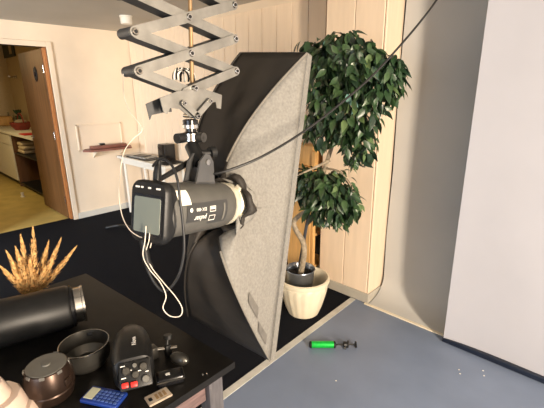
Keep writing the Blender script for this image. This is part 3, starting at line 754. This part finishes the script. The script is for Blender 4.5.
# ============================================================ scissor arm
XP = -.86
YL, YRr, YM = .464, .760, .611
sc = thing('scissor_arm', 'aluminium pantograph scissor arm hanging from the ceiling above the flash head', 'scissor arm', (XP, YM, ZC))
SL = sc.location
def chan(bm, p, q, hgt, depth, th=.0025, x0=0):
    """U channel between pivots p,q (y,z), web at x0 facing +x, flanges running -x"""
    d = Vector((0, q[0]-p[0], q[1]-p[1])); L = d.length; d.normalize(); n = Vector((1, 0, 0)).cross(d)
    P0 = Vector((x0, p[0], p[1])); out = []
    pts = []
    for k in range(9): t = PI/2+k/8*PI; pts.append(P0+d*(math.cos(t)*hgt/2)+n*(math.sin(t)*hgt/2))
    Q0 = Vector((x0, q[0], q[1]))
    for k in range(9): t = -PI/2+k/8*PI; pts.append(Q0+d*(math.cos(t)*hgt/2)+n*(math.sin(t)*hgt/2))
    return pts, d, n
def arm(p, q, hgt, depth, x0, m1, m2):
    pts, d, n = chan(None, p, q, hgt, depth, x0=x0)
    pts = [v-SL for v in pts]
    bm = B(); prism(bm, pts, Vector((-.003, 0, 0))); o = obj('arm', bm, m1, sc)
    bm = B()   # flange strip
    f = [bm.verts.new(v+Vector((-.003, 0, 0))) for v in pts]; g = [bm.verts.new(v+Vector((-depth, 0, 0))) for v in pts]; N = len(pts)
    for i in range(N): bm.faces.new((f[i], g[i], g[(i+1) % N], f[(i+1) % N]))
    c = obj('flange', bm, m2, o, SM)
zL = lambda k: 1.586+.083*k
zR = lambda k: 1.594+.084*k
K = 8
for k in range(-1, K):
    # rising to the right, in front
    if k >= 0:
        arm((YL, zL(k)), (YRr, zR(k+1)), .0235, .064, XP, 'steel', 'steel_dark')
        if k > 0: arm((YL, zL(k)), (YRr, zR(k-1)), .0235, .045, XP-.006, 'steel', 'steel_dark')
# lowest pair meets the carrier plate
arm((.588, 1.538), (YRr, zR(0)), .0235, .030, XP, 'steel', 'steel_dark')
arm((YL, zL(0)), (.640, 1.528), .0235, .040, XP-.006, 'steel', 'steel_dark')
def pivot(y, z, r=.0085, dx=0):
    bm = B(); my = Matrix.Translation(Vector((XP+dx, y, z))-SL) @ Matrix.Rotation(PI/2, 4, 'Y')
    lathe(bm, [(r, -.058), (r, .002), (r*.8, .005), (r*.45, .005), (r*.45, .0035), (r*.05, .0035)], 16, my); p = obj('pivot', bm, 'chrome', sc, SM)
    bm = B(); lathe(bm, [(r*.5, .0045), (r*.5, .006)], 10, my); obj('pin', bm, 'black', p, SM)
for k in range(0, K):
    pivot(YL, zL(k)); pivot(YRr, zR(k)); pivot(YM, (zL(k)+zR(k+1))/2)
pivot(YM, 1.548, .0075, .008)
# carrier plates
def pl_px(pts, x, dx, m, lab=None):
    bm = B(); prism(bm, [onx(a, b, x)-SL for a, b in pts], Vector((dx, 0, 0))); return obj('carrier_plate', bm, m, sc, None, lab)
PLT = [(160, 98), (178, 91), (205, 89), (222, 95), (221, 109), (217, 108), (216, 102), (206, 103), (196, 117), (190, 117), (180, 109), (170, 108), (168, 114), (164, 113)]
pl_px(PLT, XP+.006, -.003, 'steel')
pl_px([(146, 104), (160, 98), (170, 100), (172, 112), (166, 112), (152, 115), (150, 120)], XP-.045, -.003, 'steel_dark')
pl_px(PLT, XP-.03, -.003, 'steel_dark')
for (pa, pb) in (((180, 103), (194, 116)), ((206, 101), (193, 116))):
    a = onx(*pa, XP); b = onx(*pb, XP); arm((a.y, a.z), (b.y, b.z), .015, .008, XP+.019, 'steel', 'steel_dark')
    for c in (a, b): pivot(c.y, c.z, .0055, .019)
# spigot and clamp
sp = thing('spigot_clamp', 'black and chrome spigot clamp between scissor arm and flash head', 'clamp', onx(190, 118, XP-.012))
t0 = sp.location.copy(); yk = HM @ Vector((0, -.145, .118))
zt = t0.z
def zz(py): return onx(190, py, XP-.012).z-zt
yo = yk-t0
bm = B(); lathe(bm, [(.013, zz(119)), (.020, zz(120)), (.020, zz(128)), (.014, zz(129)), (.014, zz(134))], 20); obj('spigot', bm, 'blackgloss', sp, SM)
bm = B(); lathe(bm, [(.0205, zz(124)), (.022, zz(124.5)), (.022, zz(128)), (.0205, zz(128.5))], 20); obj('spigot_ring', bm, 'chrome', sp, SM)
bm = B(); lathe(bm, [(.016, zz(142)), (.023, zz(140.5)), (.023, zz(133)), (.016, zz(131.5))], 20); obj('socket', bm, 'chrome', sp, SM)
bm = B(); cyl(bm, (.012, .004, zz(137)), (.040, .012, zz(137)), .0125, 16); cyl(bm, (.0395, .012, zz(137)), (.0415, .0125, zz(137)), .005, 10); obj('locking_knob', bm, 'gunmetal', sp, SM)
bm = B(); cyl(bm, (-.0, -.022, zz(137)), (.004, -.048, zz(137)), .013, 14); obj('knob', bm, 'black', sp, SM)
bm = B(); lathe(bm, [(.010, zz(146)), (.010, zz(141))], 14); obj('brass_pin', bm, 'brass', sp, SM)
bm = B(); tube(bm, [(0, 0, zz(145)), (0, 0, zz(146)), Vector((yo.x*.7, yo.y*.7, zz(158))), Vector((yo.x, yo.y, yo.z-.005))], [.014, .0195, .0195, .0155], 18); obj('stem', bm, 'black', sp, SM)
bm = B(); q = Vector((yo.x*.6, yo.y*.6, zz(152))); tube(bm, [q, q+Vector((.01, .034, -.002)), q+Vector((.01, .035, -.002)), q+Vector((.012, .05, 0))], [.008, .008, .016, .016], 12); obj('side_knob', bm, 'black', sp, SM)
# ceiling carriage and rail
rail = thing('ceiling_rail', 'dark aluminium ceiling rail carrying the scissor arm', 'rail', (XP-.03, .6, ZC))
bm = B(); box(bm, (-.03, -1.4, -.028), (.03, 1.5, -.001), None, .003); obj('track', bm, 'steel_dark', rail)
# brass rod
bm = B(); b0 = onx(190, 0, XP-.03); b1 = onx(192, 84, XP-.03)
tube(bm, [(b1.x, b1.y, b1.z), (b0.x, b0.y, b0.z), (XP-.03, .62, ZC-.03)], .0055, 10); tag(obj('spring_rod', bm, 'brass', None, SM), 'thin brown rod running down the middle of the scissor arm', 'rod')
# striped black-and-white coil seen between the arms
p = onx(183, 78, XP-.075)
cp = thing('cable_coil', 'small black and white ribbed coil tucked behind the scissor arm', 'coil', p)
for i in range(7):
    bm = B(); t = -1.1+i*.36
    tube(bm, [Vector((0, .030*math.cos(s)*math.cos(t)*1.0+.016*math.sin(t), .024*math.sin(s))) + Vector((.012*math.cos(s)*math.sin(t), 0, 0)) for s in np.linspace(-.4, PI+.2, 12)], .0030, 6)
    obj('coil_turn', bm, 'print' if i % 2 else 'black', cp, SM)

# ============================================================ cables
def cable(name, pts, r, m, label, group=None, parent=None):
    bm = B(); tube(bm, spline(pts, 8), r, 8); return tag(obj(name, bm, m, parent, True), label, 'cable', group)
pw = [dep(445, -12, 1.35), dep(428, 12, 1.33), dep(405, 40, 1.30), dep(372, 76, 1.26), dep(335, 108, 1.2), dep(300, 134, 1.13), dep(265, 155, 1.06), dep(238, 167, 1.03), dep(218, 173, 1.02), dep(203, 175, 1.03)]
top = Vector((-.35, 2.2, ZC-.01))
cable('power_cable', [pw[0]+(pw[0]-pw[1])*1.5]+pw, .0037, 'rubber', 'long black cable sweeping across the plant and softbox to the flash head')
cable('sync_cable', [HM @ Vector((-.012, -.283, .115)), dep(153, 166, .86), dep(160, 159, .84), dep(170, 163, .83), dep(177, 178, .82), dep(180, 200, .82), dep(183, 225, .83), dep(184, 250, .84), dep(180, 272, .85), dep(172, 286, .86), dep(163, 291, .86), dep(154, 282, .86), dep(147, 268, .86), dep(143, 255, .86), dep(142, 243, .86)], .0030, 'rubber', 'black cable looping over and below the back of the flash head')
cable('trigger_wire', [onx(123, 74, XP-.04), dep(124, 95, .98), dep(130, 112, .97), dep(142, 129, .96), dep(133, 139, .95), dep(124, 152, .94), dep(120, 175, .93), dep(119, 195, .92), dep(122, 215, .90), dep(129, 229, .88), dep(138, 236, .87), dep(145, 238, .87)], .0011, 'wire', 'thin white wire hanging from the scissor arm past the flash head')
cable('wire_loop', [dep(146, 226, .85), dep(145, 240, .85), dep(143, 256, .85), dep(150, 270, .85), dep(160, 282, .85), dep(166, 296, .85), dep(163, 308, .85), dep(170, 316, .85), dep(180, 316, .85), dep(182, 308, .85), dep(175, 296, .85), dep(163, 282, .855), dep(152, 268, .855), dep(146, 254, .855), dep(149, 240, .855), dep(150, 228, .855)], .0012, 'wire', 'white wire hanging in a long loop below the flash screen')
cable('short_wire', [dep(161, 224, .87), dep(157, 232, .86), dep(153, 238, .86), dep(150, 248, .86)], .0011, 'wire', 'short white wire beside the black connector under the flash screen')
bm = B(); a, b, c = dep(143, 240, .86), dep(147, 262, .86), dep(152, 268, .86); tube(bm, [a, b, c], [.008, .009, .005], 10)
tag(obj('jack_connector', bm, 'black', None, SM), 'small black cable connector hanging under the flash screen', 'connector')

# ============================================================ table
TZ = .75
tb = thing('black_table', 'black-topped table with grey legs in the left foreground', 'table', (-1.24, .1, 0))
TX0, TX1, TY1, TY0 = -1.716, -.768, .628, -.55
TL_ = tb.location
bm = B(); prism(bm, [Vector(p)-TL_ for p in ((TX0, .565, TZ-.022), (TX0, TY0, TZ-.022), (TX1, TY0, TZ-.022), (TX1, TY1+.005, TZ-.022))], Vector((0, 0, .022)))
obj('tabletop', bm, 'tabletop', tb)
for x0, y0 in ((TX1-.062, TY1-.085), (TX1-.062, TY0+.03), (TX0+.02, TY0+.03), (TX0+.02, .565-.07)):
    lb(tb, 'leg', (x0, y0, 0.001), (x0+.05, y0+.05, TZ-.023), 'tleg', .003)
lb(tb, 'apron', (TX1-.05, TY0+.08, TZ-.10), (TX1-.03, TY1-.087, TZ-.023), 'apron', .002)
lb(tb, 'apron', (TX0+.07, TY1-.13, TZ-.10), (TX1-.063, TY1-.11, TZ-.023), 'apron', .002)
lb(tb, 'apron', (TX0+.03, TY0+.08, TZ-.10), (TX0+.05, .49, TZ-.023), 'apron', .002)

# long black strobe tube lying on the table
cR = .075
e1 = onz(75, 306, TZ+cR); e0 = onz(-10, 327, TZ+cR); dd = (e0-e1); dd.z = 0; dd.normalize()
zax = -dd; xax = Vector((0, 0, 1)).cross(zax).normalized()
tm = frame_m(Vector((e1.x, e1.y, TZ+.0785)), xax, zax.cross(xax), zax) @ Matrix.Scale(1.09, 4)
st = thing('snoot_tube', 'long black flash tube with silver end ring lying on the table', 'flash tube', mtx=tm)
bm = B(); lathe(bm, [(.050, -.50), (.068, -.49), (.071, -.30), (.069, -.02), (.064, -.012), (.055, -.012)], 40); obj('barrel', bm, 'black', st, SM)
bm = B(); lathe(bm, [(.058, -.012), (.0655, -.011), (.0655, -.004), (.060, -.002), (.060, .0)], 40); obj('collar', bm, 'blackgloss', st, SM)
bm = B(); lathe(bm, [(.052, 0), (.0555, .001), (.0555, .020), (.0585, .022), (.0585, .028), (.053, .029), (.050, .002)], 40, None, False); obj('end_ring', bm, 'chrome', st, SM, 'silver end ring')
bm = B(); tube(bm, [(.0, .064, -.28), (.0, .085, -.30), (.03, .09, -.34)], [.012, .014, .01], 10); obj('lever', bm, 'black', st, SM)
# dried grass bouquet
gp = Vector((-1.545, .31, TZ+.001))
dg = thing('dried_grass', 'bunch of golden dried pampas plumes in a dark vase behind the flash tube', 'dried grass', gp)
bm = B(); lathe(bm, [(.03, 0), (.035, .02), (.03, .05), (.022, .06), (.024, .065)], 20, None, True, False); obj('vase', bm, 'black', dg, SM)
tips = [((2, 268), .9), ((8, 254), 1), ((16, 249), 1), ((21, 238), 1.05), ((33, 230), 1.1), ((48, 244), 1), ((60, 241), .9), ((75, 248), .85), ((30, 262), 1.2), ((45, 268), 1.1), ((14, 272), 1.1), ((52, 262), 1.), ((24, 282), 1.1)]
rp = random.Random(5)
for (px, py), sz in tips:
    tip = onx(px, py, gp.x+rp.uniform(-.05, .06))-gp; root = Vector((0, 0, .065))+(Vector((tip.x, tip.y, 0))*.16)
    bm = B(); d = tip-root
    tube(bm, [root-Vector((0, 0, .05)), root, root+d*.5, tip], [.0015, .002, .002, .0008], 5)
    side = d.cross(Vector((1, 0, 0))).normalized()
    for k in range(260):
        t = rp.uniform(.05, 1)**.9; p = root+d*t; wd = .024*sz*math.sin(PI*min(1, (1.02-t)*.62+.02))
        ph = rp.uniform(0, 2*PI); s2 = d.cross(side).normalized()
        o2 = (side*math.cos(ph)+s2*math.sin(ph))*wd*rp.uniform(.4, 1)
        q = p+o2*.9+d.normalized()*rp.uniform(.008, .020)
        w2 = d.normalized().cross(o2).normalized()*.0030
        v = [bm.verts.new(z) for z in (p+o2*.2-w2*.5, p+o2*.6+w2, q, p+o2*.6-w2)]; bm.faces.new(v)
    obj('plume', bm, 'plume', dg)
# open reflector dish
c = onz(84, 344, TZ+.072); c.z = TZ+.001
rf = thing('reflector_dish', 'round dark metal reflector standing open side up on the table', 'reflector', c)
bm = B(); lathe(bm, [(.040, 0), (.055, .007), (.067, .026), (.0695, .042), (.0685, .060), (.069, .070), (.069, .074), (.067, .075), (.065, .062), (.063, .03), (.045, .010), (.02, .009)], 48); obj('dish', bm, 'gunmetal', rf, SM)
bm = B(); lathe(bm, [(.067, .0755), (.0697, .0755), (.0697, .072), (.067, .071)], 48, None, False, False); obj('rim', bm, 'chrome', rf, SM)
for t in (.4, 2.5, 4.6):
    bm = B(); box(bm, (.056, -.008, .058), (.0645, .008, .068), Matrix.Rotation(t, 4, 'Z'), .002); obj('tab', bm, 'black', rf)
# closed cap/reflector, upside-down
c = onz(46, 364, TZ+.102); c.z = TZ+.001
cp2 = thing('lidded_reflector', 'bronze-black round cap reflector with flat grey top in front of the open dish', 'reflector', c)
bm = B(); lathe(bm, [(.052, 0), (.060, .006), (.0675, .030), (.0655, .033), (.0685, .040), (.0665, .060), (.0605, .080), (.0575, .085), (.054, .086)], 48); obj('shell', bm, 'bronze', cp2, SM)
bm = B(); lathe(bm, [(.0538, .0862), (.0538, .088), (.012, .0885), (.010, .091), (.004, .091)], 40); obj('top_disc', bm, 'capgrey', cp2, SM, 'flat grey disc')
for t in (-1.9, -1.2, -.5, .3, 1.2, 2.4):
    bm = B(); box(bm, (.0560, -.007, .080), (.0605, .007, .0875), Matrix.Rotation(t, 4, 'Z'), .001); obj('tab', bm, 'steel', cp2)
bm = B(); box(bm, (.060, -.012, .045), (.072, .012, .062), Matrix.Rotation(.5, 4, 'Z'), .003); obj('latch', bm, 'bronze', cp2)
cp2.scale = (.90, .90, 1.13)
# tiered translucent diffuser
c = onz(-8, 406, TZ+.06); c.z = TZ+.001
df = thing('flash_diffuser', 'tiered translucent white plastic diffuser at the near left edge of the table', 'diffuser', c)
for nm, r0, r1, z0, z1 in (('tier', .095, .088, 0, .040), ('tier', .074, .066, .041, .080), ('tier', .045, .034, .081, .122)):
    bm = B(); lathe(bm, [(r0*.98, z0), (r0, z0+.003), (r1, z1-.006), (r1*.93, z1), (r1*.2, z1+.001)], 14); obj(nm, bm, 'milk', df, SM)
# black flash unit with control panel, lying with its back to us
q0 = onz(134, 372, TZ+.05); q1 = onz(131, 335, TZ+.06)
fd = (q1-q0); fd.z = 0; fd.normalize(); sx_ = fd.cross(Vector((0, 0, 1))).normalized()
cm = frame_m(Vector((q0.x, q0.y, TZ+.052)), sx_, fd, Vector((0, 0, 1)))
cf = thing('compact_flash', 'black compact studio flash with red buttons lying on the table', 'flash', mtx=cm)
def rsec(w, h, r, y, dz=0): return [p+Vector((0, 0, dz)) for p in rrect(w, h, r, y)]
bm = B(); loft(bm, [rsec(.088, .072, .024, -.012, -.012), rsec(.104, .094, .030, .0, -.002), rsec(.112, .104, .034, .05, .002), rsec(.106, .100, .040, .12, 0), rsec(.092, .090, .040, .165, -.003), rsec(.074, .072, .034, .182, -.008)]); obj('body', bm, 'black', cf, SM)
bm = B(); lathe(bm, [(.030, .178), (.034, .182), (.034, .200), (.028, .204)], 28, Matrix.Translation((0, 0, -.008)) @ Matrix.Rotation(-PI/2, 4, 'X')); obj('mount_ring', bm, 'gunmetal', cf, SM)
# sloped control plate facing up and back
pm = Matrix.Translation((.004, -.022, .006)) @ Matrix.Rotation(math.radians(48), 4, 'X')
bm = B(); box(bm, (-.042, -.036, .0), (.042, .036, .014), pm, .006); obj('control_plate', bm, 'black', cf, SM, 'black rear control plate')
for (x, y, r, m) in ((-.022, .012, .011, 'gunmetal'), (.022, .014, .011, 'gunmetal'), (0, -.002, .010, 'gunmetal'), (.024, -.018, .010, 'capgrey'), (0, .022, .006, 'capgrey')):
    bm = B(); lathe(bm, [(r, .013), (r, .019), (r*.8, .022)], 18, pm @ Matrix.Translation((x, y, 0))); lathe(bm, [(r*.25, .021), (r*.2, .0235)], 8, pm @ Matrix.Translation((x, y+r*.4, 0))); obj('knob', bm, m, cf, SM)
for x, y in ((-.028, -.022), (-.006, -.024)):
    bm = B(); box(bm, (x-.009, y-.007, .012), (x+.009, y+.007, .022), pm, .003); obj('button', bm, 'red', cf, SM, 'red button')
bm = B()
for x, y, l in ((-.030, -.004, .006), (.012, .006, .005), (-.012, .012, .004), (.03, .0, .004), (-.03, .026, .006)): box(bm, (x-l, y-.0012, .0138), (x+l, y+.0012, .0146), pm)
obj('panel_print', bm, 'print', cf)
text_part('side_print', 'Nova', .018, 'print', cf, Matrix.Translation((.008, .062, .0545)) @ Matrix.Rotation(PI/2, 4, 'Z'))
# umbrella bracket rod beside it
r0 = onz(152, 350, TZ+.03); r1 = onz(177, 347, TZ+.03)
br = thing('umbrella_bracket', 'chrome rod bracket with black thumb screw lying beside the compact flash', 'bracket', (r0.x, r0.y, TZ+.001))
rl0 = Vector((0, 0, .028)); rl1 = Vector((r1.x-r0.x, r1.y-r0.y, .028))
bm = B(); cyl(bm, rl0, rl1, .0055, 14); obj('rod', bm, 'chrome', br, SM)
bm = B(); box(bm, (-.014, -.014, 0), (.014, .014, .040), None, .004); obj('block', bm, 'gunmetal', br, SM)
mq = rl0.lerp(rl1, .62)
bm = B(); box(bm, (mq.x-.009, mq.y-.009, 0), (mq.x+.009, mq.y+.009, .042), None, .003); obj('clamp_block', bm, 'black', br, SM)
bm = B(); cyl(bm, mq+Vector((0, 0, .014)), mq+Vector((-.004, .006, .036)), .004, 8); cyl(bm, mq+Vector((-.004, .006, .030)), mq+Vector((-.006, .008, .042)), .013, 9); obj('thumb_screw', bm, 'black', br, SM)
# radio trigger box
t0_ = onz(156, 376, TZ+.03); t1_ = onz(183, 369, TZ+.03); td = (t1_-t0_); tl = td.length; td.normalize()
ty_ = Vector((0, 0, 1)).cross(td)
rm = frame_m(Vector((*(t0_.lerp(t1_, .5)).xy, TZ+.001)), td, ty_, Vector((0, 0, 1)))
rt_ = thing('radio_trigger', 'black radio trigger box with silver edge and white logo on the table', 'trigger', mtx=rm)
bm = B(); box(bm, (-tl/2, -.022, 0), (tl/2, .022, .026), None, .006, 3); obj('body', bm, 'blackgloss', rt_, SM)
bm = B(); 
for lo, hi in (((-tl/2-.0015, -.0235, .017), (tl/2+.0015, -.021, .021)), ((-tl/2-.0015, .021, .017), (tl/2+.0015, .0235, .021)), ((-tl/2-.0015, -.0235, .017), (-tl/2+.001, .0235, .021)), ((tl/2-.001, -.0235, .017), (tl/2+.0015, .0235, .021))): box(bm, lo, hi)
obj('edge_band', bm, 'gunmetal', rt_)
bm = B(); lathe(bm, [(.0045, .0261), (.0045, .0268)], 10, Matrix.Translation((-.008, -.001, 0))); box(bm, (-.005, -.006, .0261), (.000, .004, .0267)); obj('logo', bm, 'print', rt_)
# oval remote
p0 = onz(171, 356, TZ+.02); p1 = onz(188, 361, TZ+.02)
bm = B(); s_ = [p0.lerp(p1, t) for t in np.linspace(0, 1, 9)]
tube(bm, s_, [.006, .014, .017, .018, .018, .018, .017, .014, .006], 14)
ov = tag(obj('hot_shoe_receiver', bm, 'gunmetal', None, SM), 'rounded black and silver receiver capsule behind the radio trigger', 'receiver')
# beige plate
c4 = [onz(*q, TZ+.001) for q in ((144, 399), (166, 388), (173, 396), (150, 408))]
cc = sum(c4, Vector())/4
bp_ = thing('sync_plate', 'flat beige metal plate with a slot at the near edge of the table', 'plate', cc)
bm = B(); prism(bm, [p-cc for p in c4], Vector((0, 0, .006))); r = bmesh.ops.bevel(bm, geom=bm.edges[:], offset=.0018, segments=2, affect='EDGES'); obj('plate', bm, 'beigeplate', bp_, SM)
xx = (c4[1]-c4[0]).normalized(); yy = Vector((0, 0, 1)).cross(xx)
pm2 = frame_m(Vector((0, 0, .0055)), xx, yy, Vector((0, 0, 1)))
bm = B(); box(bm, (-.026, -.006, 0), (-.017, .006, .0015), pm2); obj('slot', bm, 'black', bp_)
bm = B()
for k in range(3): box(bm, (-.008+k*.011, -.010, 0), (-.001+k*.011, .010, .0013), pm2)
obj('contact', bm, 'brass', bp_)
# blue calculator
k4 = [onz(*q, TZ+.012) for q in ((75, 398), (93, 385), (128, 392), (113, 411))]
o_ = k4[1]; xv = (k4[2]-k4[1]); yv = (k4[0]-k4[1]); Lx = xv.length; xv.normalize(); yv = yv-xv*(yv @ xv); Ly = max(yv.length, .055); yv.normalize()
km = frame_m(Vector((o_.x, o_.y, TZ+.001)), xv, -yv, Vector((0, 0, 1)))
ca = thing('calculator', 'small blue calculator with dark keys on the front of the table', 'calculator', mtx=km)
bm = B(); box(bm, (0, -Ly, 0), (Lx, 0, .012), None, .004, 3); obj('case', bm, 'blue', ca, SM)
bm = B(); box(bm, (.006, -Ly+.008, .0118), (Lx*.30, -.008, .0135), None, .001); obj('display', bm, 'lcd', ca)
kw = (Lx*.66)/6
for i in range(6):
    for j in range(4):
        bm = B(); x0 = Lx*.33+i*kw; y0 = -Ly+.007+j*(Ly-.014)/4; box(bm, (x0, y0, .0115), (x0+kw*.7, y0+(Ly-.014)/4*.66, .0142), None, .0008, 1); obj('key', bm, 'bluekey', ca)
# two tiny screws by the table corner
for i, (px, py) in enumerate(((203, 375), (207, 374))):
    p = onz(px, py, TZ); bm = B(); lathe(bm, [(.003, .0), (.003, .002), (.001, .003)], 8, Matrix.Translation((p.x, p.y, TZ+.0005)))
    tag(obj('screw', bm, 'chrome'), ['left tiny screw near the right corner of the black table', 'right tiny screw near the right corner of the black table'][i], 'screw', 'tiny screws on the table')
